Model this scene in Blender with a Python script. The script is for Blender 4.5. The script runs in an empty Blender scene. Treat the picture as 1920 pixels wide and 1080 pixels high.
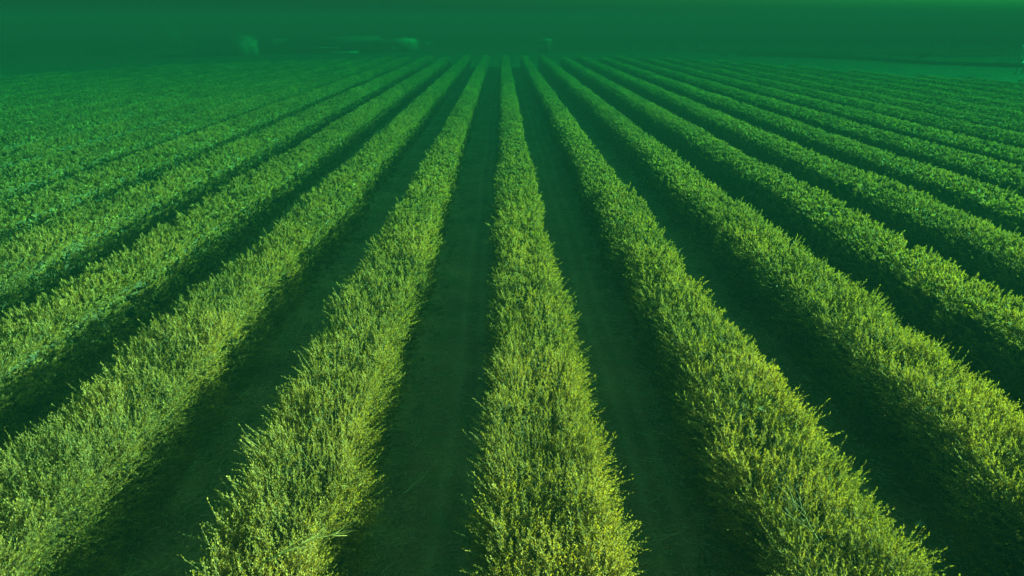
import bpy, math, random
import numpy as np
from mathutils import Vector, Matrix

R = math.radians
scene = bpy.context.scene
COL = scene.collection

# ------------------------------------------------------------------ camera, sky, sun, exposure
CAM_Z = 8.85
PITCH = R(21.26)
YAW = R(-0.83)
cam_d = bpy.data.cameras.new('camera')
cam_d.lens = 24.0
cam_d.sensor_width = 36.0
cam_d.clip_start = 0.1
cam_d.clip_end = 12000.0
cam = bpy.data.objects.new('camera', cam_d)
COL.objects.link(cam)
cam.location = (0, 0, CAM_Z)
cam.rotation_euler = (math.pi / 2 - PITCH, 0, YAW)
scene.camera = cam

SUN_EL = R(14.0)
SUN_AZ = R(70.0)          # compass, from +Y towards +X: low from the right, a little ahead
world = bpy.data.worlds.new('World')
scene.world = world
world.use_nodes = True
wn, wl = world.node_tree.nodes, world.node_tree.links
wn.clear()
w_out = wn.new('ShaderNodeOutputWorld')
w_bg = wn.new('ShaderNodeBackground')
w_bg.inputs['Strength'].default_value = 0.15
w_sky = wn.new('ShaderNodeTexSky')
w_sky.sky_type = 'NISHITA'
w_sky.sun_disc = False
w_sky.dust_density = 8.0                                      # a hazy, milky sky
w_sky.sun_elevation = SUN_EL
w_sky.sun_rotation = SUN_AZ
w_mix = wn.new('ShaderNodeMix')
w_mix.data_type = 'RGBA'
w_mix.blend_type = 'MULTIPLY'
w_mix.inputs['Factor'].default_value = 1.0
w_mix.inputs['B'].default_value = (0.078, 0.235, 0.098, 1)     # the green cast of the whole sky
wl.new(w_sky.outputs['Color'], w_mix.inputs['A'])
wl.new(w_mix.outputs['Result'], w_bg.inputs['Color'])
wl.new(w_bg.outputs['Background'], w_out.inputs['Surface'])

sun_d = bpy.data.lights.new('sun', 'SUN')
sun_d.energy = 5.0
sun_d.angle = R(0.5)
sun_d.color = (1.0, 0.78, 0.48)
sun = bpy.data.objects.new('sun', sun_d)
COL.objects.link(sun)
sdir = Vector((math.sin(SUN_AZ) * math.cos(SUN_EL), math.cos(SUN_AZ) * math.cos(SUN_EL), math.sin(SUN_EL)))
sun.rotation_euler = (-sdir).to_track_quat('-Z', 'Y').to_euler()
sun.location = sdir * 60

scene.view_settings.view_transform = 'Standard'
scene.view_settings.look = 'None'
scene.view_settings.exposure = 4.15
scene.view_settings.gamma = 1.0
scene.view_settings.use_curve_mapping = False
scene.render.engine = 'CYCLES'
scene.cycles.max_bounces = 5
scene.cycles.diffuse_bounces = 3
scene.cycles.transmission_bounces = 3
scene.cycles.volume_bounces = 1
scene.cycles.use_denoising = True

HAZE_TOP = 10.9
HAZE_DENSITY = 0.042
HAZE_COLOR = (0.0010, 0.0075, 0.0065, 1)
HAZE_ABSORB = (0.0, 0.435, 0.30, 1)


# ------------------------------------------------------------------ helpers
def tag(o, label=None, cat=None, group=None, kind=None):
    if label: o['label'] = label
    if cat: o['category'] = cat
    if group: o['group'] = group
    if kind: o['kind'] = kind
    return o


def empty(name, loc=(0, 0, 0), rz=0.0, label=None, cat=None, group=None):
    o = bpy.data.objects.new(name, None)
    COL.objects.link(o)
    o.empty_display_size = 0.3
    o.location = loc
    o.rotation_euler = (0, 0, rz)
    return tag(o, label, cat, group)


def link(name, me, parent=None, loc=None, kind=None):
    o = bpy.data.objects.new(name, me)
    COL.objects.link(o)
    if parent is not None: o.parent = parent
    if loc is not None: o.location = loc
    if kind: o['kind'] = kind
    return o


def np_mesh(name, verts, faces_list, mats, face_mat=None, attrs=None, smooth=False):
    """verts (n,3); faces_list: list of (m,k) int arrays of equal k each."""
    me = bpy.data.meshes.new(name)
    verts = np.ascontiguousarray(verts, dtype=np.float32)
    me.vertices.add(len(verts))
    me.vertices.foreach_set('co', verts.ravel())
    loops, starts, at = [], [], 0
    for f in faces_list:
        if len(f) == 0: continue
        f = np.asarray(f, dtype=np.int32)
        loops.append(f.ravel())
        starts.append(at + np.arange(len(f), dtype=np.int32) * f.shape[1])
        at += f.size
    loops = np.concatenate(loops)
    starts = np.concatenate(starts)
    me.loops.add(len(loops))
    me.loops.foreach_set('vertex_index', loops)
    me.polygons.add(len(starts))
    me.polygons.foreach_set('loop_start', starts)
    if smooth:
        me.polygons.foreach_set('use_smooth', np.ones(len(starts), dtype=bool))
    for m in mats: me.materials.append(m)
    if face_mat is not None:
        me.polygons.foreach_set('material_index', np.asarray(face_mat, dtype=np.int32))
    if attrs:
        for k, v in attrs.items():
            a = me.attributes.new(k, 'FLOAT', 'FACE')
            a.data.foreach_set('value', np.asarray(v, dtype=np.float32))
    me.update(calc_edges=True)
    return me


class MB:
    """Collects boxes, prisms and tubes into one mesh."""
    def __init__(self): self.v, self.q, self.t = [], [], []
    def add(self, vs, quads=(), tris=()):
        n = len(self.v)
        self.v += [tuple(p) for p in vs]
        self.q += [tuple(i + n for i in f) for f in quads]
        self.t += [tuple(i + n for i in f) for f in tris]
        return self
    def box(self, x0, x1, y0, y1, z0, z1):
        return self.add([(x0, y0, z0), (x1, y0, z0), (x1, y1, z0), (x0, y1, z0), (x0, y0, z1), (x1, y0, z1), (x1, y1, z1), (x0, y1, z1)],
                        [(0, 3, 2, 1), (4, 5, 6, 7), (0, 1, 5, 4), (1, 2, 6, 5), (2, 3, 7, 6), (3, 0, 4, 7)])
    def tube(self, pts, radii, n=6, cap=True):
        pts = [Vector(p) for p in pts]
        base = len(self.v)
        for i, p in enumerate(pts):
            d = (pts[min(i + 1, len(pts) - 1)] - pts[max(i - 1, 0)]).normalized()
            a = d.orthogonal().normalized(); b = d.cross(a)
            for k in range(n):
                t = 2 * math.pi * k / n
                self.v.append(tuple(p + (a * math.cos(t) + b * math.sin(t)) * radii[i]))
        for i in range(len(pts) - 1):
            for k in range(n):
                k2 = (k + 1) % n
                self.q.append((base + i * n + k, base + i * n + k2, base + (i + 1) * n + k2, base + (i + 1) * n + k))
        if cap:
            for i, s in ((0, -1), (len(pts) - 1, 1)):
                c = len(self.v); self.v.append(tuple(pts[i]))
                for k in range(n):
                    k2 = (k + 1) % n
                    self.t.append((c, base + i * n + (k if s > 0 else k2), base + i * n + (k2 if s > 0 else k)))
        return self
    def mesh(self, name, mat, smooth=False):
        return np_mesh(name, np.array(self.v, dtype=float), [np.array(self.q, dtype=int).reshape(-1, 4), np.array(self.t, dtype=int).reshape(-1, 3)], [mat], smooth=smooth)
    def build(self, name, mat, parent=None, loc=None, smooth=False, kind=None):
        return link(name, self.mesh(name, mat, smooth), parent, loc, kind)


def at(px, py, z=0.0):
    """The point at height z that the pixel (px, py) of the 1920x1080 photograph looks at."""
    f = 1280.0
    d = Vector(((px - 960) / f, -(py - 540) / f, -1.0))
    d = cam.rotation_euler.to_matrix() @ d
    t = (z - CAM_Z) / d.z
    return Vector((0, 0, CAM_Z)) + d * t


def at_dist(px, dist, z=0.0):
    """A point on column px (read on the horizon) at ground distance dist along the view."""
    a = math.atan((px - 940) / 1280.0 * math.cos(PITCH))
    return Vector((math.tan(a) * dist, dist, z))


# ------------------------------------------------------------------ materials
def mat_new(name):
    m = bpy.data.materials.new(name)
    m.use_nodes = True
    nt = m.node_tree
    nt.nodes.clear()
    out = nt.nodes.new('ShaderNodeOutputMaterial')
    return m, nt, out


def ramp(nt, stops):
    r = nt.nodes.new('ShaderNodeValToRGB')
    el = r.color_ramp.elements
    while len(el) < len(stops): el.new(0.5)
    for e, (p, c) in zip(el, stops):
        e.position = p
        e.color = (*c, 1)
    return r


def leaf_material(name, stops, tip, under, trans=0.3):
    m, nt, out = mat_new(name)
    N, L = nt.nodes, nt.links
    a = N.new('ShaderNodeAttribute'); a.attribute_name = 'tint'
    g = N.new('ShaderNodeAttribute'); g.attribute_name = 'age'
    rp = ramp(nt, stops)
    L.new(a.outputs['Fac'], rp.inputs['Fac'])
    mx = N.new('ShaderNodeMix'); mx.data_type = 'RGBA'
    L.new(g.outputs['Fac'], mx.inputs['Factor'])
    L.new(rp.outputs['Color'], mx.inputs['A'])
    mx.inputs['B'].default_value = (*tip, 1)
    geo = N.new('ShaderNodeNewGeometry')
    mu = N.new('ShaderNodeMix'); mu.data_type = 'RGBA'
    mf = N.new('ShaderNodeMath'); mf.operation = 'MULTIPLY'; mf.inputs[1].default_value = 0.45
    L.new(geo.outputs['Backfacing'], mf.inputs[0])
    L.new(mf.outputs[0], mu.inputs['Factor'])
    L.new(mx.outputs['Result'], mu.inputs['A'])
    mu.inputs['B'].default_value = (*under, 1)
    p = N.new('ShaderNodeBsdfPrincipled')
    p.inputs['Roughness'].default_value = 0.68
    p.inputs['Specular IOR Level'].default_value = 0.06
    L.new(mu.outputs['Result'], p.inputs['Base Color'])
    t = N.new('ShaderNodeBsdfTranslucent')
    hs = N.new('ShaderNodeHueSaturation')
    hs.inputs['Value'].default_value = 1.25
    hs.inputs['Saturation'].default_value = 1.15
    L.new(mu.outputs['Result'], hs.inputs['Color'])
    L.new(hs.outputs['Color'], t.inputs['Color'])
    ms = N.new('ShaderNodeMixShader'); ms.inputs['Fac'].default_value = trans
    L.new(p.outputs['BSDF'], ms.inputs[1]); L.new(t.outputs['BSDF'], ms.inputs[2])
    L.new(ms.outputs['Shader'], out.inputs['Surface'])
    return m


def rough_material(name, c1, c2, scale=6.0, rough=0.85, bump=0.3, detail=6.0, stretch=(1, 1, 1)):
    m, nt, out = mat_new(name)
    N, L = nt.nodes, nt.links
    tc = N.new('ShaderNodeTexCoord')
    mp = N.new('ShaderNodeMapping'); mp.inputs['Scale'].default_value = stretch
    L.new(tc.outputs['Object'], mp.inputs['Vector'])
    no = N.new('ShaderNodeTexNoise'); no.inputs['Scale'].default_value = scale; no.inputs['Detail'].default_value = detail
    L.new(mp.outputs['Vector'], no.inputs['Vector'])
    rp = ramp(nt, [(0.3, c1), (0.7, c2)])
    L.new(no.outputs['Fac'], rp.inputs['Fac'])
    p = N.new('ShaderNodeBsdfPrincipled')
    p.inputs['Roughness'].default_value = rough
    p.inputs['Specular IOR Level'].default_value = 0.5 if rough < 0.7 else 0.15
    L.new(rp.outputs['Color'], p.inputs['Base Color'])
    if bump:
        b = N.new('ShaderNodeBump'); b.inputs['Strength'].default_value = bump; b.inputs['Distance'].default_value = 0.02
        L.new(no.outputs['Fac'], b.inputs['Height']); L.new(b.outputs['Normal'], p.inputs['Normal'])
    L.new(p.outputs['BSDF'], out.inputs['Surface'])
    return m


def soil_material():
    m, nt, out = mat_new('soil')
    N, L = nt.nodes, nt.links
    tc = N.new('ShaderNodeTexCoord')
    big = N.new('ShaderNodeTexNoise'); big.inputs['Scale'].default_value = 0.55; big.inputs['Detail'].default_value = 5
    fine = N.new('ShaderNodeTexNoise'); fine.inputs['Scale'].default_value = 14; fine.inputs['Detail'].default_value = 8; fine.inputs['Roughness'].default_value = 0.7
    weed = N.new('ShaderNodeTexNoise'); weed.inputs['Scale'].default_value = 1.3; weed.inputs['Detail'].default_value = 7; weed.inputs['Roughness'].default_value = 0.65
    for n in (big, fine, weed): L.new(tc.outputs['Object'], n.inputs['Vector'])
    r1 = ramp(nt, [(0.3, (0.20, 0.092, 0.045)), (0.55, (0.34, 0.165, 0.082)), (0.75, (0.44, 0.24, 0.125))])
    r2 = ramp(nt, [(0.3, (0.12, 0.12, 0.12)), (0.7, (1.15, 1.12, 1.05))])
    L.new(big.outputs['Fac'], r1.inputs['Fac']); L.new(fine.outputs['Fac'], r2.inputs['Fac'])
    mu = N.new('ShaderNodeMix'); mu.data_type = 'RGBA'; mu.blend_type = 'MULTIPLY'; mu.inputs['Factor'].default_value = 0.8
    L.new(r1.outputs['Color'], mu.inputs['A']); L.new(r2.outputs['Color'], mu.inputs['B'])
    wr = ramp(nt, [(0.5, (0, 0, 0)), (0.68, (0.75, 0.75, 0.75))])
    L.new(weed.outputs['Fac'], wr.inputs['Fac'])
    mw = N.new('ShaderNodeMix'); mw.data_type = 'RGBA'
    L.new(wr.outputs['Color'], mw.inputs['Factor'])
    L.new(mu.outputs['Result'], mw.inputs['A']); mw.inputs['B'].default_value = (0.10, 0.105, 0.03, 1)
    p = N.new('ShaderNodeBsdfPrincipled'); p.inputs['Roughness'].default_value = 0.95
    tk = N.new('ShaderNodeAttribute'); tk.attribute_name = 'track'
    mt = N.new('ShaderNodeMix'); mt.data_type = 'RGBA'
    tf = N.new('ShaderNodeMath'); tf.operation = 'MULTIPLY'; tf.inputs[1].default_value = 0.34
    L.new(tk.outputs['Fac'], tf.inputs[0]); L.new(tf.outputs[0], mt.inputs['Factor'])
    L.new(mw.outputs['Result'], mt.inputs['A']); mt.inputs['B'].default_value = (0.5, 0.31, 0.18, 1)     # dusty, compacted wheel tracks
    L.new(mt.outputs['Result'], p.inputs['Base Color'])
    b = N.new('ShaderNodeBump'); b.inputs['Strength'].default_value = 0.9; b.inputs['Distance'].default_value = 0.05
    L.new(fine.outputs['Fac'], b.inputs['Height']); L.new(b.outputs['Normal'], p.inputs['Normal'])
    L.new(p.outputs['BSDF'], out.inputs['Surface'])
    return m


M = {}
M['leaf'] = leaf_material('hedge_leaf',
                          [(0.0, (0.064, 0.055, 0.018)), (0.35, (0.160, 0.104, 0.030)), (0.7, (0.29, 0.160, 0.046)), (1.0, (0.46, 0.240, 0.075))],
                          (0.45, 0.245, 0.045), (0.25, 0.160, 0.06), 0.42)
M['tree_leaf'] = leaf_material('tree_leaf', [(0.0, (0.014, 0.022, 0.010)), (0.5, (0.024, 0.036, 0.014)), (1.0, (0.04, 0.052, 0.02))],
                               (0.05, 0.06, 0.02), (0.035, 0.045, 0.025), 0.2)
M['pale_leaf'] = leaf_material('pale_tree_leaf', [(0.0, (0.07, 0.09, 0.03)), (0.5, (0.11, 0.13, 0.045)), (1.0, (0.17, 0.18, 0.06))],
                               (0.2, 0.2, 0.07), (0.13, 0.15, 0.08), 0.25)
M['grass_blade'] = leaf_material('grass_blade', [(0.0, (0.045, 0.075, 0.02)), (0.5, (0.09, 0.115, 0.03)), (1.0, (0.2, 0.17, 0.07))],
                                 (0.26, 0.22, 0.1), (0.12, 0.13, 0.06), 0.3)
M['twig'] = rough_material('twig_bark', (0.10, 0.075, 0.035), (0.20, 0.145, 0.07), 30, 0.8, 0.2)
M['dead'] = rough_material('dead_wood', (0.30, 0.18, 0.06), (0.44, 0.27, 0.10), 25, 0.8, 0.2)
M['litter'] = rough_material('litter_twigs', (0.34, 0.23, 0.12), (0.62, 0.45, 0.27), 9, 0.9, 0.1)
M['inner_wood_shade'] = rough_material('shade_dark_inner_twigs', (0.035, 0.027, 0.015), (0.075, 0.055, 0.03), 14, 1.0, 0.8)  # much darker than the twig bark: shade inside the hedge put into colour
M['brown'] = rough_material('bare_brown_wood', (0.14, 0.09, 0.045), (0.26, 0.17, 0.085), 22, 0.85, 0.2)
M['bark'] = rough_material('tree_bark', (0.09, 0.07, 0.05), (0.2, 0.16, 0.12), 8, 0.9, 0.6, stretch=(1, 1, 0.25))
M['pale_bark'] = rough_material('pale_bark', (0.26, 0.22, 0.17), (0.42, 0.37, 0.3), 6, 0.85, 0.4, stretch=(1, 1, 0.2))
M['soil'] = soil_material()
M['grass'] = rough_material('rough_grass', (0.04, 0.042, 0.016), (0.105, 0.08, 0.036), 0.35, 0.95, 0.5, 9)
M['dirt'] = rough_material('dirt_track', (0.15, 0.10, 0.06), (0.22, 0.155, 0.1), 1.2, 0.95, 0.4, 8)
M['plaster'] = rough_material('pale_plaster', (0.17, 0.125, 0.085), (0.23, 0.175, 0.12), 1.6, 0.9, 0.15, 7)
M['grey_wall'] = rough_material('grey_block_wall', (0.13, 0.105, 0.08), (0.18, 0.145, 0.115), 1.3, 0.9, 0.2, 7)
M['roof'] = rough_material('weathered_roof', (0.09, 0.06, 0.045), (0.14, 0.095, 0.07), 2.0, 0.85, 0.3, 7)
M['tin'] = rough_material('tin_sheet', (0.3, 0.31, 0.31), (0.42, 0.43, 0.42), 1.5, 0.5, 0.1, 5)
M['dark_door'] = rough_material('dark_timber', (0.04, 0.035, 0.028), (0.075, 0.062, 0.05), 5, 0.8, 0.2)
M['glass'] = rough_material('window_glass', (0.03, 0.035, 0.04), (0.045, 0.05, 0.055), 1, 0.15, 0)
M['white'] = rough_material('white_paint', (0.68, 0.68, 0.66), (0.8, 0.8, 0.78), 1.5, 0.6, 0.05)
M['post'] = rough_material('grey_post', (0.12, 0.1, 0.08), (0.22, 0.19, 0.15), 10, 0.85, 0.3)
M['stone'] = rough_material('pale_stone', (0.2, 0.18, 0.15), (0.32, 0.29, 0.25), 18, 0.85, 0.5)

# ------------------------------------------------------------------ field layout
SPACING = 4.0
ROW_X0 = 0.68                     # the row that runs up the middle
ROWS = list(range(-18, 18))
END_X = np.array([-110, -80, -66, -56, -30, 0, 20, 36, 46, 56, 66, 80, 110], dtype=float)
END_Y = np.array([78, 88, 98, 124, 144, 150, 150, 143, 128, 97, 86, 76, 66], dtype=float)


def row_x(k): return ROW_X0 + SPACING * k
def row_end(x): return float(np.interp(x, END_X, END_Y))


# ------------------------------------------------------------------ ground
def graded(lo, hi, fine_lo, fine_hi, step, grow=1.25):
    a = list(np.arange(fine_lo, fine_hi + 1e-6, step))
    s, p = step, fine_hi
    while p < hi:
        s *= grow; p = min(p + s, hi); a.append(p)
    s, p = step, fine_lo
    b = []
    while p > lo:
        s *= grow; p = max(p - s, lo); b.append(p)
    return np.array(b[::-1] + a)


def grid_mesh(name, xs, ys, zf, mat, smooth=True):
    X, Y = np.meshgrid(xs, ys)
    Z = zf(X, Y)
    v = np.stack([X.ravel(), Y.ravel(), Z.ravel()], 1)
    nx, ny = len(xs), len(ys)
    i = np.arange((nx - 1) * (ny - 1))
    r, c = i // (nx - 1), i % (nx - 1)
    f = np.stack([r * nx + c, r * nx + c + 1, (r + 1) * nx + c + 1, (r + 1) * nx + c], 1)
    return np_mesh(name, v, [f], [mat], smooth=smooth)


def wav(rng, n, fmin, fmax):
    """Smooth random function of one variable: a sum of sines."""
    f = np.exp(rng.uniform(math.log(fmin), math.log(fmax), n))
    p = rng.uniform(0, 2 * math.pi, n)
    w = f ** -0.5; w /= np.sqrt((w ** 2).sum() / 2)
    return lambda x: sum(w[i] * np.sin(x * f[i] + p[i]) for i in range(n))


def wav2(rng, n, fmin, fmax):
    f = np.exp(rng.uniform(math.log(fmin), math.log(fmax), n))
    t = rng.uniform(0, 2 * math.pi, n)
    p = rng.uniform(0, 2 * math.pi, n)
    w = f ** -0.4; w /= np.sqrt((w ** 2).sum() / 2)
    return lambda x, y: sum(w[i] * np.sin(f[i] * (x * math.cos(t[i]) + y * math.sin(t[i])) + p[i]) for i in range(n))


rng0 = np.random.default_rng(5)
ground = link('ground', grid_mesh('ground', graded(-3000, 3000, -120, 120, 8.0), graded(-60, 3000, 0, 300, 8.0),
                                  lambda x, y: x * 0 - 0.16, M['grass']))
tag(ground, kind='structure')
g_low, g_fine = wav2(rng0, 14, 0.5, 2.5), wav2(rng0, 18, 3, 14)


def soil_z(x, y):
    u = (x - ROW_X0) / SPACING
    u = u - np.floor(u)                                    # 0 at a row, 0.5 mid alley
    m = (u - 0.5) * SPACING
    wob = 0.06 * np.sin(y * 0.35 + np.floor((x - ROW_X0) / SPACING))
    rut = np.exp(-((m + wob - 0.08) / 0.17) ** 2) + np.exp(-((m + wob - 0.62) / 0.15) ** 2) + np.exp(-((m + wob + 0.85) / 0.2) ** 2) * 0.6
    mound = 0.09 * np.clip((np.abs(m) - 1.0), 0, 1)
    return 0.0 + mound + 0.018 * g_low(x, y) + 0.016 * g_fine(x, y) - 0.05 * rut


soil = link('field_soil', grid_mesh('field_soil', graded(-110, 110, -11, 12, 0.12, 1.15), graded(-6, 152, 6, 26, 0.12, 1.06), soil_z, M['soil']))
tag(soil, kind='structure')
_v = np.zeros(len(soil.data.vertices) * 3, dtype=np.float32); soil.data.vertices.foreach_get('co', _v)
_v = _v.reshape(-1, 3)
_u = (_v[:, 0] - ROW_X0) / SPACING
_m = (_u - np.floor(_u) - 0.5) * SPACING + 0.06 * np.sin(_v[:, 1] * 0.35 + np.floor(_u))
_tr = np.exp(-((_m - 0.08) / 0.13) ** 2) + np.exp(-((_m - 0.62) / 0.12) ** 2)
_at = soil.data.attributes.new('track', 'FLOAT', 'POINT')
_at.data.foreach_set('value', (_tr * (0.75 + 0.25 * np.sin(_v[:, 1] * 2.3) * np.sin(_v[:, 1] * 0.7))).astype(np.float32))
_lim = np.interp(_v[:, 0], END_X, END_Y) + 1.5
_v[:, 1] = np.minimum(_v[:, 1], _lim)                      # the tilled soil ends with the rows
soil.data.vertices.foreach_set('co', _v.ravel()); soil.data.update()


# ------------------------------------------------------------------ hedge rows
PROFILE = np.array([(-0.84, 0.15), (-0.94, 0.7), (-0.98, 1.35), (-0.96, 1.90), (-0.80, 2.13), (-0.3, 2.19), (0.3, 2.19), (0.80, 2.13), (0.96, 1.90), (0.98, 1.35), (0.94, 0.7), (0.84, 0.15)])
_seg = np.linalg.norm(np.diff(PROFILE, axis=0), axis=1)
_arc = np.concatenate([[0], np.cumsum(_seg)]); PERIM = _arc[-1]


def profile(s):
    """Point and outward normal on the hedge's cross-section at arc length s."""
    x = np.interp(s, _arc, PROFILE[:, 0]); z = np.interp(s, _arc, PROFILE[:, 1])
    e = 0.16
    tx = np.interp(s + e, _arc, PROFILE[:, 0]) - np.interp(s - e, _arc, PROFILE[:, 0])
    tz = np.interp(s + e, _arc, PROFILE[:, 1]) - np.interp(s - e, _arc, PROFILE[:, 1])
    n = np.stack([-tz, tx], -1)
    return x, z, n / (np.linalg.norm(n, axis=-1, keepdims=True) + 1e-9)


def unit(a): return a / (np.linalg.norm(a, axis=-1, keepdims=True) + 1e-9)


def make_row(name, seed, y0, y1, dens, max_scale, stems_to):
    """Leaves and stems of one hedge row; both finer where the row comes near the viewer."""
    rng = np.random.default_rng(seed)
    wl_, wr_, wh_ = wav(rng, 10, 0.25, 2.2), wav(rng, 10, 0.25, 2.2), wav(rng, 10, 0.25, 2.0)
    lump = wav2(rng, 26, 2.0, 9.0)
    rib_l, rib_r = wav(rng, 16, 2.5, 11.0), wav(rng, 16, 2.5, 11.0)      # upright growth ribs on the clipped walls

    def scale_at(y):
        d = np.sqrt(y * y + 7.0 ** 2)
        return np.clip(d / 16.0, 0.70, max_scale)

    def shape(y, s, inset=0.0):
        x, z, n = profile(s)
        x = x * 0.91
        side = np.clip(x / 0.9, -1, 1)
        w = (1 + 0.085 * np.clip(1.3 - y / 60, 0.4, 1) * np.where(side > 0, wr_(y), wl_(y))) * (1 - 0.17 * np.clip((y - 15) / 30, 0, 1))
        h = 1 + 0.025 * np.clip(1.3 - y / 50, 0.4, 1) * wh_(y)
        l = 0.06 * np.clip(1.25 - y / 45, 0.4, 1) * lump(y, s * 1.3) - inset
        l = l + 0.075 * np.clip(np.abs(n[:, 0]) * 1.6 - 0.7, 0, 0.9) * np.where(side > 0, rib_r(y), rib_l(y))
        return x * w + n[:, 0] * l, z * h + n[:, 1] * l, n

    # --- shoots
    yy = np.linspace(y0, y1, 4000)
    rho = dens / scale_at(yy) ** 2
    cdf = np.concatenate([[0], np.cumsum((rho[1:] + rho[:-1]) / 2 * np.diff(yy))])
    ns = int(cdf[-1])
    y = np.interp(rng.uniform(0, cdf[-1], ns), cdf, yy)
    # more shoots on the crown of the hedge than low on its flanks
    s = rng.uniform(0, PERIM, ns)
    low = np.minimum(s, PERIM - s)
    redo = (low < 0.9) & (rng.uniform(0, 1, ns) < 0.2)
    s[redo] = rng.uniform(0.9, PERIM - 0.9, redo.sum())
    # the shears make both upper edges grow thickest
    edge = rng.uniform(0, 1, ns) < 0.16 * np.clip((28 - y) / 14, 0, 1)
    sh = 2.0
    s[edge] = np.where(rng.uniform(0, 1, edge.sum()) < 0.5, sh, PERIM - sh) + rng.normal(0, 0.22, edge.sum())
    sc = scale_at(y)
    depth = rng.uniform(0.0, 1.0, ns) ** 1.5
    calm_ = np.clip(1.3 - y / 40, 0.45, 1)
    steep = np.clip(np.abs(profile(s)[2][:, 0]) - 0.6, 0, 0.4)
    px, pz, n2 = shape(y, s, 0.10 + 0.13 * depth * calm_ + 0.28 * steep * np.clip(1.4 - y / 20, 0, 1))
    N = np.stack([n2[:, 0], np.zeros(ns), n2[:, 1]], 1)
    up = np.array([0, 0, 1.0])
    calm = np.clip(1.3 - y / 40, 0.6, 1)                      # far along the row only the clipped outline matters
    wall_up = 0.25 + 0.22 * np.clip((y - 15) / 20, 0, 1) * np.clip(np.abs(N[:, 0]), 0, 1)
    d0 = unit(N * (1.2 - wall_up)[:, None] + up * wall_up[:, None] + rng.normal(0, 0.42, (ns, 3)) * calm[:, None] * np.array([0.9, 1.2, 0.7]))
    L = rng.uniform(0.17, 0.33, ns)
    lng = (rng.uniform(0, 1, ns) < 0.07) & (y < 40)
    L[lng] *= rng.uniform(1.3, 1.9, lng.sum())
    flank = np.clip((np.abs(N[:, 0]) - 0.75) / 0.2, 0, 1)
    L *= (1 + 0.55 * flank * rng.uniform(0, 1, ns) * np.clip((40 - y) / 20, 0, 1))                # longer arching shoots on the flanks
    L = np.minimum(L, 0.52) * sc ** -0.6
    curl = rng.uniform(0.25, 0.75, ns) * (1 - np.clip(N[:, 2], 0, 1) * 0.6)
    P0 = np.stack([px, y, pz], 1)
    bend = unit(up * 1.0 + rng.normal(0, 0.35, (ns, 3)))

    def along(t):                                           # t (ns,) or (ns,m)
        t = np.asarray(t)[..., None]
        return P0[:, None, :] + L[:, None, None] * (d0[:, None, :] * t + bend[:, None, :] * (curl[:, None, None] * t * t * 0.5))

    # --- leaves
    m = 15
    t = np.linspace(0.25, 1.0, m)[None, :] ** 0.9 + rng.uniform(-0.03, 0.03, (ns, m))
    base = along(t)
    tan = unit(d0[:, None, :] + bend[:, None, :] * (curl[:, None, None] * t[..., None]))
    a1 = unit(np.cross(tan, rng.normal(0, 1, (ns, 1, 3)) + tan * 0.01))
    a2 = np.cross(tan, a1)
    ang = (np.arange(m) * (math.pi * 0.5) + (np.arange(m) % 2) * math.pi)[None, :] + rng.uniform(0, 6.28, (ns, 1)) + rng.normal(0, 0.4, (ns, m))
    rad = a1 * np.cos(ang)[..., None] + a2 * np.sin(ang)[..., None]
    open_ = rng.uniform(0.45, 1.1, (ns, m)) * (1.1 - 0.55 * t)
    ld = unit(tan * 0.75 + rad * open_[..., None] + up * 0.12)
    wd = unit(np.cross(ld, tan + rng.normal(0, 0.35, (ns, m, 3))))
    ll = (rng.uniform(0.062, 0.092, (ns, m)) * (1.15 - 0.45 * t) * (sc ** 0.8)[:, None])[..., None]
    lw = ll * rng.uniform(0.18, 0.25, (ns, m))[..., None]
    nrm = np.cross(ld, wd)
    v0 = base
    midp = base + ld * ll * 0.52 + nrm * ll * 0.06
    v1, v3 = midp + wd * lw, midp - wd * lw
    v2 = base + ld * ll
    # whole kite-shaped leaves close by, plain pointed slivers farther along the row
    cl = y < 9.0
    Vq = np.stack([v0[cl], v1[cl], v2[cl], v3[cl]], 2).reshape(-1, 3)
    fr = ~cl
    Vt = np.stack([(base + wd * lw * 0.85)[fr], (base - wd * lw * 0.85)[fr], v2[fr]], 2).reshape(-1, 3)
    V = np.concatenate([Vq, Vt])
    F = np.arange(len(Vq)).reshape(-1, 4)
    Ft = np.arange(len(Vt)).reshape(-1, 3) + len(Vq)
    order = np.concatenate([np.where(cl)[0], np.where(fr)[0]])
    shoot_tint = np.clip(rng.normal(0.46, 0.17, ns) + 0.13 * lump(y * 0.35, s * 0.5) + 0.07 * wh_(y * 0.4 + 9) + 0.26 * np.clip((17 - y) / 11, 0, 1), 0, 1)  # leaves nearest the viewer tinted brighter and yellower, extra light painted into colour
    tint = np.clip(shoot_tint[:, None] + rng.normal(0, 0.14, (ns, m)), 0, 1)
    age = np.clip((t - 0.62) * 1.5, 0, 1) * rng.uniform(0.0, 1.0, (ns, 1)) * 0.8
    tint, age = tint[order].ravel(), np.clip(age[order].ravel(), 0, 1)

    # --- the dense inside of the hedge: larger crossing leaves close under the shell
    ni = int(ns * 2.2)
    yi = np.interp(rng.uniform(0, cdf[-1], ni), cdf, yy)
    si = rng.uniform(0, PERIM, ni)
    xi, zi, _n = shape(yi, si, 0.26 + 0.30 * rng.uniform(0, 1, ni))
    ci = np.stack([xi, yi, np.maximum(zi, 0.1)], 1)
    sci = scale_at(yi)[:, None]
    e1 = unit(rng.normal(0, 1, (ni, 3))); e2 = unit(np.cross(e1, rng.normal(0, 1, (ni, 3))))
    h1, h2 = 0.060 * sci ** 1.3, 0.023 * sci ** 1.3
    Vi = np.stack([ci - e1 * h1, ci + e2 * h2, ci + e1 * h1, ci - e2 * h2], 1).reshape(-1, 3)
    Fi = np.arange(len(Vi)).reshape(-1, 4) + len(V)
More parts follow.
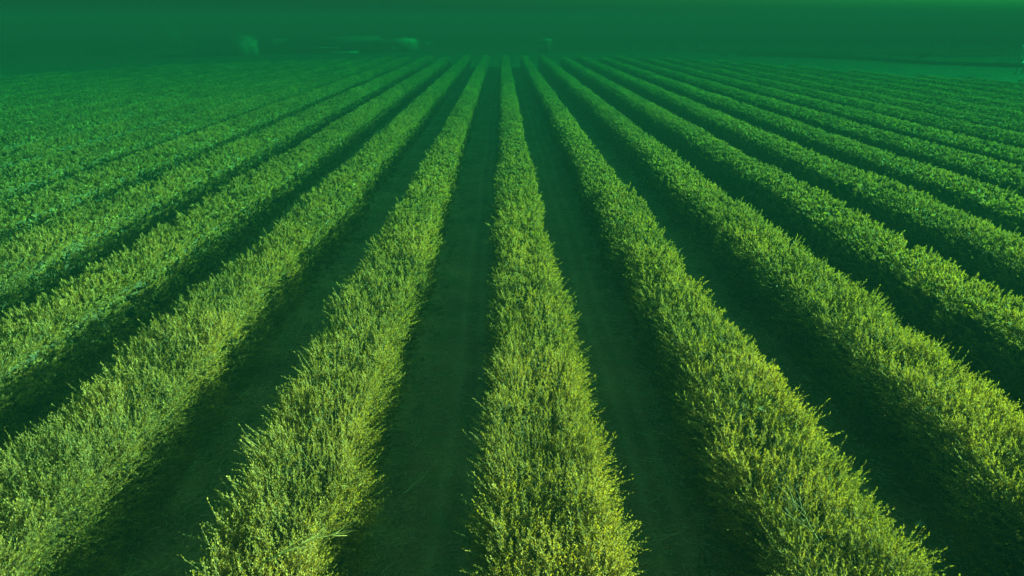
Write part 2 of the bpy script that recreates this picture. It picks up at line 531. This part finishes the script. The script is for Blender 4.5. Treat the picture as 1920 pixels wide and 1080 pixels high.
    # --- innermost mass: packed twigs as an uneven core, darkened in colour for the shade inside
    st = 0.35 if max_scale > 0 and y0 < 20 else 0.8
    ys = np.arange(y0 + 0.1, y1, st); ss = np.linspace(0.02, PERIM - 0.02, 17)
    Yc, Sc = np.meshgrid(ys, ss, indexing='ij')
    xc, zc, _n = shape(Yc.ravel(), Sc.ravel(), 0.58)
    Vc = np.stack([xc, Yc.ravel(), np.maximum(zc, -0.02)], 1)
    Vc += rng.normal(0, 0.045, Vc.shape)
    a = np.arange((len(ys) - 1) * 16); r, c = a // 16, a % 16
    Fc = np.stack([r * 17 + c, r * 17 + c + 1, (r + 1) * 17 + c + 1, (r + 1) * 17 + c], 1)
    nl = len(Fi)
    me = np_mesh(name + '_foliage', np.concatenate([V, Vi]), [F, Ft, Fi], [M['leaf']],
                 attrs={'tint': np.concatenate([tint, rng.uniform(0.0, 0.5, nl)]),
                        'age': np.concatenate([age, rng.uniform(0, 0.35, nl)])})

    # --- stems of the nearer shoots, trunks and limbs
    sel = np.where(y < stems_to)[0]
    tt = np.array([-0.35, 0.3, 0.98])
    full = along(np.broadcast_to(tt, (ns, 3)))[sel]
    q = len(sel)
    r_ = np.array([0.0055, 0.004, 0.0016])[None, :] * sc[sel][:, None] ** 0.6
    b1 = unit(np.cross(d0[sel], np.array([0.3, 0.9, 0.2]))); b2 = np.cross(d0[sel], b1)
    ring = []
    for k in range(3):
        w = 2 * math.pi * k / 3
        ring.append(full + (b1[:, None, :] * math.cos(w) + b2[:, None, :] * math.sin(w)) * r_[..., None])
    VS = np.stack(ring, 2).reshape(-1, 3)                    # q, 3 along, 3 around
    FS = []
    for i in range(2):
        for k in range(3):
            k2 = (k + 1) % 3
            FS.append(np.stack([np.arange(q) * 9 + i * 3 + k, np.arange(q) * 9 + i * 3 + k2, np.arange(q) * 9 + (i + 1) * 3 + k2, np.arange(q) * 9 + (i + 1) * 3 + k], 1))
    FS = np.concatenate(FS)
    mb = MB()
    pr = random.Random(seed)
    yt = y0 + 0.4
    while yt < y1 - 0.2:
        x = pr.uniform(-0.08, 0.08)
        mb.tube([(x, yt, -0.05), (x + pr.uniform(-.04, .04), yt + pr.uniform(-.05, .05), 0.55), (x + pr.uniform(-.1, .1), yt + pr.uniform(-.1, .1), 1.5)], [0.055, 0.042, 0.02], 5, False)
        for j in range(3):
            z = pr.uniform(0.35, 0.8); sg = pr.choice((-1, 1))
            mb.tube([(x, yt, z), (x + sg * pr.uniform(.25, .4), yt + pr.uniform(-.35, .35), z + .3), (x + sg * pr.uniform(.4, .6), yt + pr.uniform(-.6, .6), z + pr.uniform(.6, .9))], [0.022, 0.016, 0.008], 4, False)
        yt += pr.uniform(1.3, 1.6)
    VT = np.array(mb.v); FT = np.array(mb.q)
    branch = np_mesh(name + '_branches', np.concatenate([VT, VS, Vc]), [np.concatenate([FT, FS + len(VT), Fc + len(VT) + len(VS)])], [M['twig'], M['inner_wood_shade']],
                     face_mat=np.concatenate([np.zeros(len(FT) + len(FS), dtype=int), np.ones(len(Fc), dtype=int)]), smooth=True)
    return me, branch


NEAR = [make_row('near_row_%d' % i, 11 + i * 7, 3.6, 156.0, 440, 2.2, 20.0) for i in range(3)]
FAR = [make_row('far_row_%d' % i, 71 + i * 5, 26.0, 156.0, 440, 2.2, 0.0) for i in range(2)]

ORD = ['', 'first', 'second', 'third', 'fourth', 'fifth', 'sixth', 'seventh', 'eighth', 'ninth', 'tenth', 'eleventh', 'twelfth', 'thirteenth', 'fourteenth',
       'fifteenth', 'sixteenth', 'seventeenth', 'eighteenth', 'nineteenth']
LOOK = {0: 'middle hedge row running straight up the field, a bare twiggy branch on top',
        -1: 'first hedge row to the left of the middle row, carrying a pale dead branch',
        1: 'first hedge row to the right of the middle row, bare brown branch in its top',
        -2: 'second hedge row to the left of the middle row, yellowish leaves and shaded flank'}
rr = random.Random(4)
pick = {-6: 1, -5: 2, -4: 0, -3: 1, -2: 2, -1: 0, 0: 1, 1: 2, 2: 0, 3: 1, 4: 2, 5: 0, 6: 1}
shift = {-6: 9, -5: -7, -4: 5, -3: -3, -2: 0, -1: 0, 0: 0, 1: -1.5, 2: 1.0, 3: -6, 4: 2.0, 5: -9, 6: 12}
for k in ROWS:
    x = row_x(k)
    near = abs(k) <= 6
    fol, bra = NEAR[pick[k]] if near else FAR[k % 2]
    label = LOOK.get(k) or 'leafy green hedge row, the %s to the %s of the middle row' % (ORD[abs(k)], 'left' if k < 0 else 'right')
    o = empty('hedge_row', (x, 0, 0), 0, label, 'hedge row', 'clipped hedge rows planted across the field')
    mir = -1 if (k % 4 in (1, 2) and near) or (not near and (k // 2) % 2) else 1
    # every row ends at the headland: same leaves, slid along the row to where this one stops
    off = row_end(x) - 156.0 if not near else max(min(shift[k] - 1.0, 0.0), -9.0) if k not in (0, -1, -2) else 0.0
    end = row_end(x)
    a = link('foliage', fol, o, (0, off, 0), 'stuff')
    b = link('branches', bra, o, (0, off, 0), 'stuff')
    if mir < 0:
        a.scale = (-1, 1, 1); b.scale = (-1, 1, 1)

# ------------------------------------------------------------------ twig litter and weeds between the rows
rng = np.random.default_rng(23)


def litter_mesh(n):
    y = 8 + 42 * rng.uniform(0, 1, n) ** 1.7
    al = rng.integers(-4, 4, n)
    m = rng.uniform(-1.5, 1.5, n)
    x = ROW_X0 + (al + 0.5) * SPACING + m
    keep = rng.uniform(0, 1, n) < (0.35 + 0.65 * np.abs(m + 0.1) / 1.5) * np.where(np.abs(x) < y * 0.95 + 2, 1, 0)
    x, y = x[keep], y[keep]; n = len(x)
    z = soil_z(x, y) + rng.uniform(0.005, 0.035, n)
    th = rng.uniform(0, math.pi * 2, n)
    ln = rng.uniform(0.08, 0.28, n); big = rng.uniform(0, 1, n) < 0.06; ln[big] *= 2.4
    d = np.stack([np.cos(th), np.sin(th), rng.normal(0.02, 0.12, n)], 1)
    pd = np.stack([-np.sin(th), np.cos(th), np.zeros(n)], 1)
    c = np.stack([x, y, z], 1)
    kink = pd * rng.normal(0, 0.16, (n, 1)) * ln[:, None]
    pts = [c - d * ln[:, None] * .5, c + kink + np.array([0, 0, 0.012]), c + d * ln[:, None] * .5]
    r = rng.uniform(0.004, 0.0085, n)[:, None]
    ring = [[p + pd * r * w, p - pd * r * w, p + np.array([0, 0, 1.5]) * r * w] for p, w in zip(pts, (1, 0.8, 0.45))]
    V = np.stack([np.stack(q, 1) for q in ring], 1).reshape(-1, 3)
    F = []
    for i in range(2):
        for k in range(3):
            k2 = (k + 1) % 3
            F.append(np.stack([np.arange(n) * 9 + i * 3 + k, np.arange(n) * 9 + i * 3 + k2, np.arange(n) * 9 + i * 3 + 3 + k2, np.arange(n) * 9 + i * 3 + 3 + k], 1))
    return np_mesh('twig_litter', V, [np.concatenate(F)], [M['litter']])


tag(link('twig_litter', litter_mesh(40000)), 'dry pruned twigs scattered over the bare soil between the hedge rows', 'twig litter', kind='stuff')


def weed_mesh(n):
    nc = n // 14
    al = rng.integers(-4, 5, nc)
    side = rng.choice([-1, 1], nc)
    cx = ROW_X0 + al * SPACING + side * rng.uniform(0.6, 1.35, nc) ** 1.0
    cy = 8 + 40 * rng.uniform(0, 1, nc) ** 1.5
    x = np.repeat(cx, 14) + rng.normal(0, 0.09, nc * 14); y = np.repeat(cy, 14) + rng.normal(0, 0.09, nc * 14)
    n = len(x)
    z = soil_z(x, y)
    h = rng.uniform(0.06, 0.22, n)
    th = rng.uniform(0, 6.28, n)
    lean = np.stack([np.cos(th), np.sin(th)], 1) * rng.uniform(0.2, 0.9, (n, 1)) * h[:, None]
    w = np.stack([-np.sin(th), np.cos(th), np.zeros(n)], 1) * rng.uniform(0.004, 0.009, (n, 1))
    b = np.stack([x, y, z], 1)
    md = b + np.concatenate([lean * .4, (h * .65)[:, None]], 1); tp = b + np.concatenate([lean, (h * rng.uniform(.7, 1, n))[:, None]], 1)
    V = np.stack([b - w, b + w, md + w * .8, md - w * .8, tp], 1).reshape(-1, 3)
    i = np.arange(n) * 5
    return np_mesh('weeds', V, [np.stack([i, i + 1, i + 2, i + 3], 1), np.stack([i + 3, i + 2, i + 4], 1)], [M['grass_blade']],
                   attrs={'tint': np.tile(rng.uniform(0, 1, n), 2), 'age': np.tile(rng.uniform(0, 0.5, n), 2)})


tag(link('weeds', weed_mesh(30000)), 'low grass and weeds growing along the feet of the hedge rows', 'weeds', kind='stuff')


# ------------------------------------------------------------------ dead branches, fallen sticks, stone
def twiggy(name, p0, p1, forks, spread, r0, seed, mat, label, cat, sag=0.05, group=None):
    q = random.Random(seed)
    p0, p1 = Vector(p0), Vector(p1)
    o = empty(name, p0, 0, label, cat, group)
    ax = p1 - p0
    side = ax.cross(Vector((0, 0, 1))).normalized()
    mb = MB()
    pts = [ax * t + side * q.uniform(-.03, .03) + Vector((0, 0, sag * math.sin(t * 3.1) + q.uniform(-.01, .01))) for t in (0, .2, .4, .6, .8, 1)]
    mb.tube(pts, [r0, r0 * .85, r0 * .7, r0 * .55, r0 * .4, r0 * .15], 6)
    mb.build('stem', mat, o, smooth=True)
    mt = MB()
    for i in range(forks):
        t = q.uniform(0.1, 0.9)
        j = min(int(t * 5), 4)
        a = pts[j].lerp(pts[j + 1], t * 5 - j)
        ln = q.uniform(0.25, 0.6) * ax.length * (1 - t * .45)
        d = (ax.normalized() + side * q.uniform(-spread, spread) + Vector((0, 0, q.uniform(-.05, .28)))).normalized()
        e = a + d * ln
        md = a.lerp(e, .5) + side * q.uniform(-.05, .05) * ln
        mt.tube([a, md, e], [r0 * .45, r0 * .32, r0 * .1], 4, False)
        for _ in range(3):
            u = q.uniform(.3, .9); c = a.lerp(md, u * 2) if u < .5 else md.lerp(e, u * 2 - 1)
            dd = (d + side * q.uniform(-.8, .8) + Vector((0, 0, q.uniform(-.2, .4)))).normalized()
            mt.tube([c, c + dd * ln * q.uniform(.15, .35)], [r0 * .2, r0 * .07], 3, False)
    mt.build('twigs', mat, o, smooth=True, kind='stuff')
    return o


twiggy('dead_branch', at(492, 1058, 2.48), at(650, 1002, 2.54), 14, 0.34, 0.012, 3, M['dead'],
       'pale dry dead branch lying across the top of the first hedge row to the left', 'dead branch', 0.1)
twiggy('dead_branch', at(1545, 1030, 2.24), at(1478, 930, 2.26), 10, 0.7, 0.011, 8, M['brown'],
       'bare brown branch sticking through the top of the first hedge row to the right', 'dead branch', 0.08)
twiggy('dead_branch', at(985, 922, 2.27), at(1065, 938, 2.25), 10, 0.9, 0.009, 12, M['brown'],
       'bare twiggy branch lying on the middle hedge row', 'dead branch', 0.06)
twiggy('fallen_branch', at(757, 927, 0.09), at(800, 888, 0.09), 6, 0.5, 0.014, 21, M['litter'],
       'thin fallen branch lying slantwise on the soil left of the middle row', 'fallen branch', 0.02)
twiggy('fallen_branch', at(1300, 985, 0.09), at(1228, 1022, 0.09), 7, 0.5, 0.014, 22, M['litter'],
       'forked fallen branch lying on the soil right of the middle row', 'fallen branch', 0.02)


def stone(loc, r, seed):
    q = np.random.default_rng(seed)
    n = 10
    th = np.linspace(0, math.pi, 7)[1:-1]; ph = np.arange(n) * 2 * math.pi / n
    v = [(0, 0, r * .7)] + [(math.sin(a) * math.cos(b) * r * q.uniform(.8, 1.2), math.sin(a) * math.sin(b) * r * q.uniform(.6, .95), math.cos(a) * r * .7) for a in th for b in ph] + [(0, 0, -r * .6)]
    mb = MB(); qs, ts = [], []
    for k in range(n):
        k2 = (k + 1) % n
        ts.append((0, 1 + k, 1 + k2)); ts.append((len(v) - 1, 1 + 4 * n + k2, 1 + 4 * n + k))
        for i in range(4): qs.append((1 + i * n + k, 1 + (i + 1) * n + k, 1 + (i + 1) * n + k2, 1 + i * n + k2))
    mb.add(v, qs, ts)
    return mb.build('stone', M['stone'], None, loc, True)


tag(stone(at(1727, 985, 0.1), 0.11, 4), 'small pale stone on the shaded soil beside the second row to the right', 'stone')


# ------------------------------------------------------------------ trees and bushes beyond the field
def crown_mesh(name, seed, rx, rz, zc, n, mat, size=0.42, lobes=9):
    g = np.random.default_rng(seed)
    lc = unit(g.normal(0, 1, (lobes, 3))) * g.uniform(0.25, 0.72, (lobes, 1)) * np.array([rx, rx, rz]) + np.array([0, 0, zc])
    lr = g.uniform(0.32, 0.55, lobes) * (rx + rz) / 2
    w = g.integers(0, lobes, n)
    d = unit(g.normal(0, 1, (n, 3)))
    r = (g.uniform(0, 1, n) ** 0.4) * lr[w]
    c = lc[w] + d * r[:, None] + g.normal(0, 0.08, (n, 3))
    c[:, 2] = np.maximum(c[:, 2], 0.05 + g.uniform(0, .2, n))
    e1 = unit(g.normal(0, 1, (n, 3)) + d * .4); e2 = unit(np.cross(e1, g.normal(0, 1, (n, 3))))
    h = g.uniform(.5, 1.2, (n, 1)) * size
    V = np.stack([c - e1 * h * .5, c + e2 * h * .3, c + e1 * h * .6, c - e2 * h * .26], 1).reshape(-1, 3)
    lt = g.uniform(0.15, .8, lobes)
    return np_mesh(name, V, [np.arange(len(V)).reshape(-1, 4)], [mat],
                   attrs={'tint': np.clip(lt[w] + g.normal(0, .15, n), 0, 1), 'age': np.zeros(n)}), lc


def trunk_mesh(name, seed, h, lc, r, mat):
    q = random.Random(seed)
    mb = MB()
    top = Vector((q.uniform(-.2, .2), q.uniform(-.2, .2), h))
    mb.tube([(0, 0, -0.2), (q.uniform(-.06, .06), 0, h * .35), top], [r, r * .75, r * .5], 8, False)
    for c in lc:
        c = Vector(c)
        s = Vector((0, 0, h * q.uniform(.55, .95)))
        mb.tube([s, s.lerp(c, .5) + Vector((0, 0, .15)), c], [r * .42, r * .26, r * .1], 5, False)
    return mb.mesh(name, mat, True)


KINDS = []
for i, (rx, rz, zc, h, lm, bm) in enumerate([(3.0, 3.3, 5.2, 3.4, 'tree_leaf', 'bark'), (2.5, 3.8, 5.6, 3.2, 'tree_leaf', 'pale_bark'),
                                             (3.5, 2.8, 4.9, 3.2, 'pale_leaf', 'bark'), (2.2, 3.4, 5.0, 2.6, 'tree_leaf', 'bark')]):
    cm, lc = crown_mesh('tree_crown_%d' % i, 40 + i, rx, rz, zc, 2600, M[lm])
    KINDS.append((cm, trunk_mesh('tree_trunk_%d' % i, 50 + i, h, lc, 0.24, M[bm]), max(v.co.z for v in cm.vertices)))
bush_m, bush_lc = crown_mesh('bush_crown', 61, 1.5, 1.1, 1.0, 1500, M['tree_leaf'], 0.26, 7)
bush_p, bush_lp = crown_mesh('bush_crown_pale', 62, 1.5, 1.2, 1.0, 1500, M['pale_leaf'], 0.26, 7)
bush_t = trunk_mesh('bush_stems', 63, 0.7, bush_lc, 0.07, M['bark'])


def tree(px, dist, top, kind, label, group=None, name='tree', wide=1.0):
    cm, tm, h = KINDS[kind]
    s = top / h
    o = empty(name, at_dist(px, dist, -0.16), rr.uniform(0, 6.28), label, 'tree', group)
    o.scale = (s * wide, s * wide, s)
    link('crown', cm, o); link('trunk', tm, o)
    return o


def bush(px, dist, height, pale, label, group=None, wide=1.0):
    s = height / 2.2
    o = empty('bush', at_dist(px, dist, -0.16), rr.uniform(0, 6.28), label, 'bush', group)
    o.scale = (s * wide, s * wide, s)
    link('crown', bush_p if pale else bush_m, o); link('stems', bush_t, o)
    return o


def gy(py):           # ground distance of a pixel row near the horizon
    return at(940, py, -0.16).y


# belt of trees along the right-hand skyline
BELT = 'trees of the dark belt beyond the field'
nb = 46
for i in range(nb):
    f = i / (nb - 1)
    px = 985 + 960 * f + rr.uniform(-7, 7)
    base = 87 + 19 * f ** 0.9
    d = gy(base) + rr.uniform(0, 14)
    t = 63 - 12 * min(1, f * 2.2) + rr.uniform(-1.5, 4)
    top = CAM_Z - (t - 40) / 1280.0 / math.cos(PITCH) ** 2 * d
    tree(px, d, min(max(top, 3.0), 8.8), rr.choice((0, 0, 1, 3)), 'dark tree standing in the belt of trees beyond the field on the right', BELT, wide=rr.uniform(1.7, 2.1))
tree(1795, gy(104), 9.2, 1, 'taller tree rising above the right-hand tree belt')
# left-hand trees and bushes
tree(322, gy(99), 7.7, 2, 'tall pale loose tree behind the dark bushes left of the farm buildings')
tree(527, gy(95), 8.3, 0, 'tree rising behind the roof of the pale farm building')
tree(4, gy(104), 5.4, 0, 'dark tree at the far left end of the skyline')
for i, (px, by, ht) in enumerate([(214, 103, 3.9), (238, 102, 4.3), (262, 101, 4.6), (283, 101, 4.2)]):
    tree(px, gy(by), ht, (0, 3, 0, 1)[i], ['first dark low tree of the clump left of the farm buildings, lowest of four', 'second dark low tree of the clump left of the farm buildings',
                                           'third dark low tree of the clump left of the farm buildings, the tallest', 'last dark low tree of the clump, nearest the farm buildings'][i],
         'clump of dark trees left of the farm buildings', wide=1.25)
bush(177, gy(107), 2.2, False, 'dark rounded bush left of the clump of dark trees', wide=1.3)
bush(18, gy(109), 1.9, False, 'dark scrubby bush near the leaning post at far left', wide=1.2)
bush(48, gy(101), 1.2, False, 'small low dark bush right of the leaning post', wide=1.5)
bush(1101, gy(98), 2.6, True, 'rounded yellowish bush at the end of the rows, right of the pale hut', wide=1.35)
bush(372, gy(104), 2.7, True, 'pale scrubby bush beside the shaded wall of the big barn', wide=1.3)
bush(1364, gy(107), 1.3, False, 'low dark bush at the start of the ditch line on the right', wide=1.6)
bush(1500, gy(102), 1.4, False, 'dark bush at the foot of the tree belt, first beside the ditch', wide=1.5)
bush(1605, gy(107), 1.5, False, 'dark bush at the foot of the tree belt, middle one beside the ditch', wide=1.7)
bush(1745, gy(113), 1.5, False, 'dark bush at the foot of the tree belt, last before the sign board', wide=1.8)


# low scrub line along the ditch on the right, and on the left in front of the barn
def scrub(name, pts, h, n, seed, label):
    g = np.random.default_rng(seed)
    pts = np.array([tuple(p)[:2] for p in pts])
    t = g.uniform(0, len(pts) - 1, n)
    x = np.interp(t, np.arange(len(pts)), pts[:, 0]) + g.normal(0, .35, n); y = np.interp(t, np.arange(len(pts)), pts[:, 1]) + g.normal(0, .5, n)
    z = -0.16 + g.uniform(0, 1, n) ** 1.3 * h
    c = np.stack([x, y, z], 1)
    e1 = unit(g.normal(0, 1, (n, 3))); e2 = unit(np.cross(e1, g.normal(0, 1, (n, 3))))
    s = g.uniform(.12, .3, (n, 1))
    V = np.stack([c - e1 * s, c + e2 * s * .5, c + e1 * s, c - e2 * s * .5], 1).reshape(-1, 3)
    o = link(name, np_mesh(name, V, [np.arange(len(V)).reshape(-1, 4)], [M['tree_leaf']], attrs={'tint': g.uniform(0, .8, n), 'age': np.zeros(n)}))
    return tag(o, label, 'scrub', kind='stuff')


scrub('scrub', [at(px, py, -0.16) for px, py in ((1385, 104), (1500, 107), (1620, 112), (1760, 121), (1930, 126))], 0.75, 9000, 5, 'low dark scrub growing along the ditch in front of the tree belt')
scrub('scrub', [at(px, py, -0.16) for px, py in ((298, 108), (340, 108), (386, 105))], 0.7, 2500, 6, 'low dark scrub line in front of the pale bush and the barn')


def strip(name, pts, w, mat, z):
    v, q = [], []
    for i, p in enumerate(pts):
        d = (pts[min(i + 1, len(pts) - 1)] - pts[max(i - 1, 0)]); d.z = 0; d.normalize()
        s = Vector((-d.y, d.x, 0)) * w * .5
        v += [(p.x - s.x, p.y - s.y, z), (p.x + s.x, p.y + s.y, z)]
    for i in range(len(pts) - 1): q.append((2 * i, 2 * i + 2, 2 * i + 3, 2 * i + 1))
    return tag(MB().add(v, q).build(name, mat), kind='structure')


strip('dirt_track', [at(px, py, -0.155) for px, py in ((700, 101), (900, 99), (1100, 99.5), (1300, 101), (1500, 105), (1700, 112), (1960, 120))], 4.0, M['dirt'], -0.155)


# ------------------------------------------------------------------ farm buildings on the left skyline
def face_to(px0, by0, px1, by1):
    a, b = at(px0, by0, -0.16), at(px1, by1, -0.16)
    return a, b


def house(name, origin, rz, w, dp, h, ridge, wall_m, roof_m, label, cat, openings=(), gable_axis='x', overhang=0.35, group=None):
    """Box walls w (local x) by dp (local y, away), pitched roof, openings on the front (y=0) or the right (x=w)."""
    o = empty(name, origin, rz, label, cat, group)
    wb = MB().box(0, w, 0, dp, 0, h)
    if gable_axis == 'x':      # ridge runs along x, gables at the ends
        for x0, x1 in ((0, 0.2), (w - 0.2, w)):
            wb.add([(x0, 0, h), (x0, dp, h), (x0, dp / 2, h + ridge), (x1, 0, h), (x1, dp, h), (x1, dp / 2, h + ridge)], [(0, 3, 4, 1), (0, 2, 5, 3), (1, 4, 5, 2)], [(0, 1, 2), (3, 5, 4)])
        wb.build('wall', wall_m, o)
        v = overhang
        rb = MB()
        k = ridge / (dp / 2)
        for sg, ye in ((1, -v), (-1, dp + v)):
            z = h - v * k + .02
            rb.add([(-v, ye, z), (w + v, ye, z), (w + v, dp / 2, h + ridge + .02), (-v, dp / 2, h + ridge + .02),
                    (-v, ye, z + .14), (w + v, ye, z + .14), (w + v, dp / 2, h + ridge + .16), (-v, dp / 2, h + ridge + .16)],
                   [(0, 3, 2, 1), (4, 5, 6, 7), (0, 1, 5, 4), (1, 2, 6, 5), (3, 0, 4, 7)])
    else:                      # single pitch, higher at the back
        wb.add([(0, 0, h), (w, 0, h), (w, dp, h), (0, dp, h), (w, dp, h + ridge), (0, dp, h + ridge)], [(0, 1, 4, 5), (2, 3, 5, 4)], [(0, 5, 3), (1, 2, 4)])
        wb.build('wall', wall_m, o)
        v = overhang; k = ridge / dp
        rb = MB().add([(-v, -v, h - v * k + .02), (w + v, -v, h - v * k + .02), (w + v, dp + v, h + ridge + v * k + .02), (-v, dp + v, h + ridge + v * k + .02),
                       (-v, -v, h - v * k + .16), (w + v, -v, h - v * k + .16), (w + v, dp + v, h + ridge + v * k + .16), (-v, dp + v, h + ridge + v * k + .16)],
                      [(0, 3, 2, 1), (4, 5, 6, 7), (0, 1, 5, 4), (1, 2, 6, 5), (2, 3, 7, 6), (3, 0, 4, 7)])
    rb.build('roof', roof_m, o)
    for kind, side, u0, u1, z0, z1 in openings:
        if side == 'front':
            fr = MB().box(u0 - .08, u1 + .08, -.06, .02, z1, z1 + .1).box(u0 - .08, u0, -.06, .02, z0, z1).box(u1, u1 + .08, -.06, .02, z0, z1)
            pn = MB().box(u0, u1, -.03, .03, z0, z1)
        else:
            fr = MB().box(w - .02, w + .06, u0 - .08, u1 + .08, z1, z1 + .1).box(w - .02, w + .06, u0 - .08, u0, z0, z1).box(w - .02, w + .06, u1, u1 + .08, z0, z1)
            pn = MB().box(w - .03, w + .03, u0, u1, z0, z1)
        if kind == 'window':
            p = pn.build('window', M['glass'], o); fr.build('frame', M['white'], p)
        else:
            p = pn.build('door', M['dark_door'], o); fr.build('frame', M['post'], p)
    return o


FARM = 'farm buildings on the left skyline'
# barn: its corner points at us, long side in shade, lit end wall on its right
c0, cl, cr = at(450, 105, -0.16), at(390, 104, -0.16), at(494, 101, -0.16)
ang = math.atan2(c0.y - cl.y, c0.x - cl.x)
wB = (c0 - cl).length
house('barn', cl, ang, wB, 8.5, 4.2, 1.3, M['grey_wall'], M['roof'], 'big barn with a dark shaded long side and a pale lit end wall', 'barn',
      [('window', 'right', 0.8, 2.4, 1.9, 3.0), ('door', 'right', 4.6, 6.4, 0.0, 2.4), ('door', 'front', 2.4, 5.0, 0.0, 2.9)], group=FARM)
p0, p1 = at(496, 102, -0.16), at(549, 101, -0.16)
house('farm_house', p0, math.atan2(p1.y - p0.y, p1.x - p0.x), (p1 - p0).length, 7.0, 2.5, 1.6, M['plaster'], M['roof'], 'low farm building with pale wall and broad roof right of the barn', 'farm building',
      [('window', 'front', 1.6, 2.7, 0.9, 2.0), ('door', 'front', 4.2, 5.2, 0.0, 2.1)], group=FARM)
# long open shed: posts along the front, dark inside, pale gutter and trough
p0, p1 = at(552, 101, -0.16), at(716, 99, -0.16)
wS = (p1 - p0).length
shed = empty('long_shed', p0, math.atan2(p1.y - p0.y, p1.x - p0.x), 'long low open-fronted shed with dark inside and a pale strip under the eaves', 'shed', FARM)
MB().box(0, wS, 8.0, 8.25, 0, 4.4).box(0, 0.25, 0.4, 8.0, 0, 4.0).box(wS - .25, wS, 0.4, 8.0, 0, 4.0).build('wall', M['dark_door'], shed)
MB().add([(-.4, -.6, 3.7), (wS + .4, -.6, 3.7), (wS + .4, 8.7, 4.75), (-.4, 8.7, 4.75), (-.4, -.6, 3.86), (wS + .4, -.6, 3.86), (wS + .4, 8.7, 4.91), (-.4, 8.7, 4.91)],
         [(0, 3, 2, 1), (4, 5, 6, 7), (0, 1, 5, 4), (1, 2, 6, 5), (2, 3, 7, 6), (3, 0, 4, 7)]).build('roof', M['roof'], shed)
MB().box(0.4, wS * .5, -.05, .03, 1.55, 1.8).build('rail', M['white'], shed)
for i in range(9):
    MB().box(i * (wS - .3) / 8 + .03, i * (wS - .3) / 8 + .25, .05, .3, 0, 3.66).build('post', M['post'], shed)
q0, q1 = at(580, 102, -0.16), at(672, 100.5, -0.16)
tr = empty('feed_trough', q0, math.atan2(q1.y - q0.y, q1.x - q0.x), 'long low pale feed trough in front of the open shed', 'trough')
wt = (q1 - q0).length
MB().box(0, wt, 0, .08, .2, .65).box(0, wt, .72, .8, .2, .65).box(0, wt, .08, .72, .2, .3).box(0, .08, .08, .72, .3, .65).box(wt - .08, wt, .08, .72, .3, .65).build('basin', M['tin'], tr)
for i in range(6): MB().box(i * (wt - .2) / 5, i * (wt - .2) / 5 + .2, .1, .7, 0, .2).build('foot', M['post'], tr)
p0, p1 = at(720, 98.5, -0.16), at(784, 97.5, -0.16)
house('store_house', p0, math.atan2(p1.y - p0.y, p1.x - p0.x), (p1 - p0).length, 6.0, 3.0, 1.0, M['plaster'], M['tin'], 'small store with two wide dark doorways at the right end of the sheds', 'store',
      [('door', 'front', 0.9, 4.0, 0.0, 2.0), ('door', 'front', 5.6, 9.2, 0.0, 2.0)], 'y', group=FARM)

# pale hut at the end of the rows
p0, p1 = at(1009, 99, -0.16), at(1033, 99, -0.16)
house('pump_hut', p0, math.atan2(p1.y - p0.y, p1.x - p0.x), (p1 - p0).length, 3.2, 3.6, 0.35, M['plaster'], M['tin'], 'small pale hut with a flat roof at the far end of the rows', 'hut',
      [('door', 'front', 2.1, 3.1, 0.0, 2.2), ('window', 'front', 0.6, 1.3, 1.2, 2.0)], 'y', 0.15)


def tank(px, by, r, h, label):
    o = empty('water_tank', at(px, by, -0.16), 0, label, 'tank')
    MB().tube([(0, 0, 0), (0, 0, h * .86), (0, 0, h * .95), (0, 0, h)], [r, r, r * .8, r * .3], 18).build('body', M['white'], o, smooth=True)
    MB().tube([(0, 0, h), (0, 0, h + .16)], [r * .26, r * .26], 12).build('lid', M['post'], o)
    return o


tank(1310, 91, 1.2, 2.6, 'pale upright tank in front of the tree belt')
tank(800, 85, 1.5, 1.5, 'squat pale tank in the distance beyond the sheds')

# board on posts at the right edge
p0 = at(1904, 140, -0.16)
sg = empty('sign_board', p0, R(35), 'large pale board on grey posts at the right edge of the field', 'sign board')
for x in (0.0, 3.0):
    MB().box(x - .09, x + .09, -.09, .09, 0, 5.0).build('post', M['post'], sg)
MB().box(-.35, 3.4, -.17, -.1, 2.1, 5.1).build('panel', M['white'], sg)
MB().box(-.47, -.36, -.24, -.02, 2.0, 5.2).box(3.41, 3.52, -.24, -.02, 2.0, 5.2).box(-.36, 3.41, -.24, -.02, 5.1, 5.2).box(-.36, 3.41, -.24, -.02, 2.0, 2.1).build('frame', M['tin'], sg)


def post(px, by, h, lean, label):
    o = empty('wooden_post', at(px, by, -0.16), rr.uniform(0, 3), label, 'post')
    MB().tube([(0, 0, -.2), (lean * .5, 0, h * .5), (lean, 0, h)], [.12, .11, .09], 8).build('shaft', M['post'], o, smooth=True)
    MB().tube([(lean, 0, h), (lean, 0, h + .05)], [.11, .06], 8).build('cap', M['tin'], o)
    return o


post(32, 106, 2.4, -0.45, 'leaning dark post beside the scrubby bush at far left')
post(108, 99, 2.0, 0.05, 'thin upright post on the grass between the left bushes, farther one')
post(119, 116, 1.5, 0.0, 'short pale post at the left headland, nearer one')

# ------------------------------------------------------------------ haze: added green volume standing in for a flat colour overlay
hm, hnt, hout = mat_new('haze_overlay')
hv = hnt.nodes.new('ShaderNodeVolumePrincipled')
hv.inputs['Color'].default_value = HAZE_COLOR
hv.inputs['Density'].default_value = HAZE_DENSITY
hv.inputs['Anisotropy'].default_value = 0.0
hv.inputs['Absorption Color'].default_value = HAZE_ABSORB
hnt.links.new(hv.outputs['Volume'], hout.inputs['Volume'])
haze = MB().box(-3050, 3050, -80, 3050, -1.2, HAZE_TOP).build('haze', hm)
tag(haze, 'added green haze over the whole field, in place of a colour overlay', 'haze', kind='stuff')
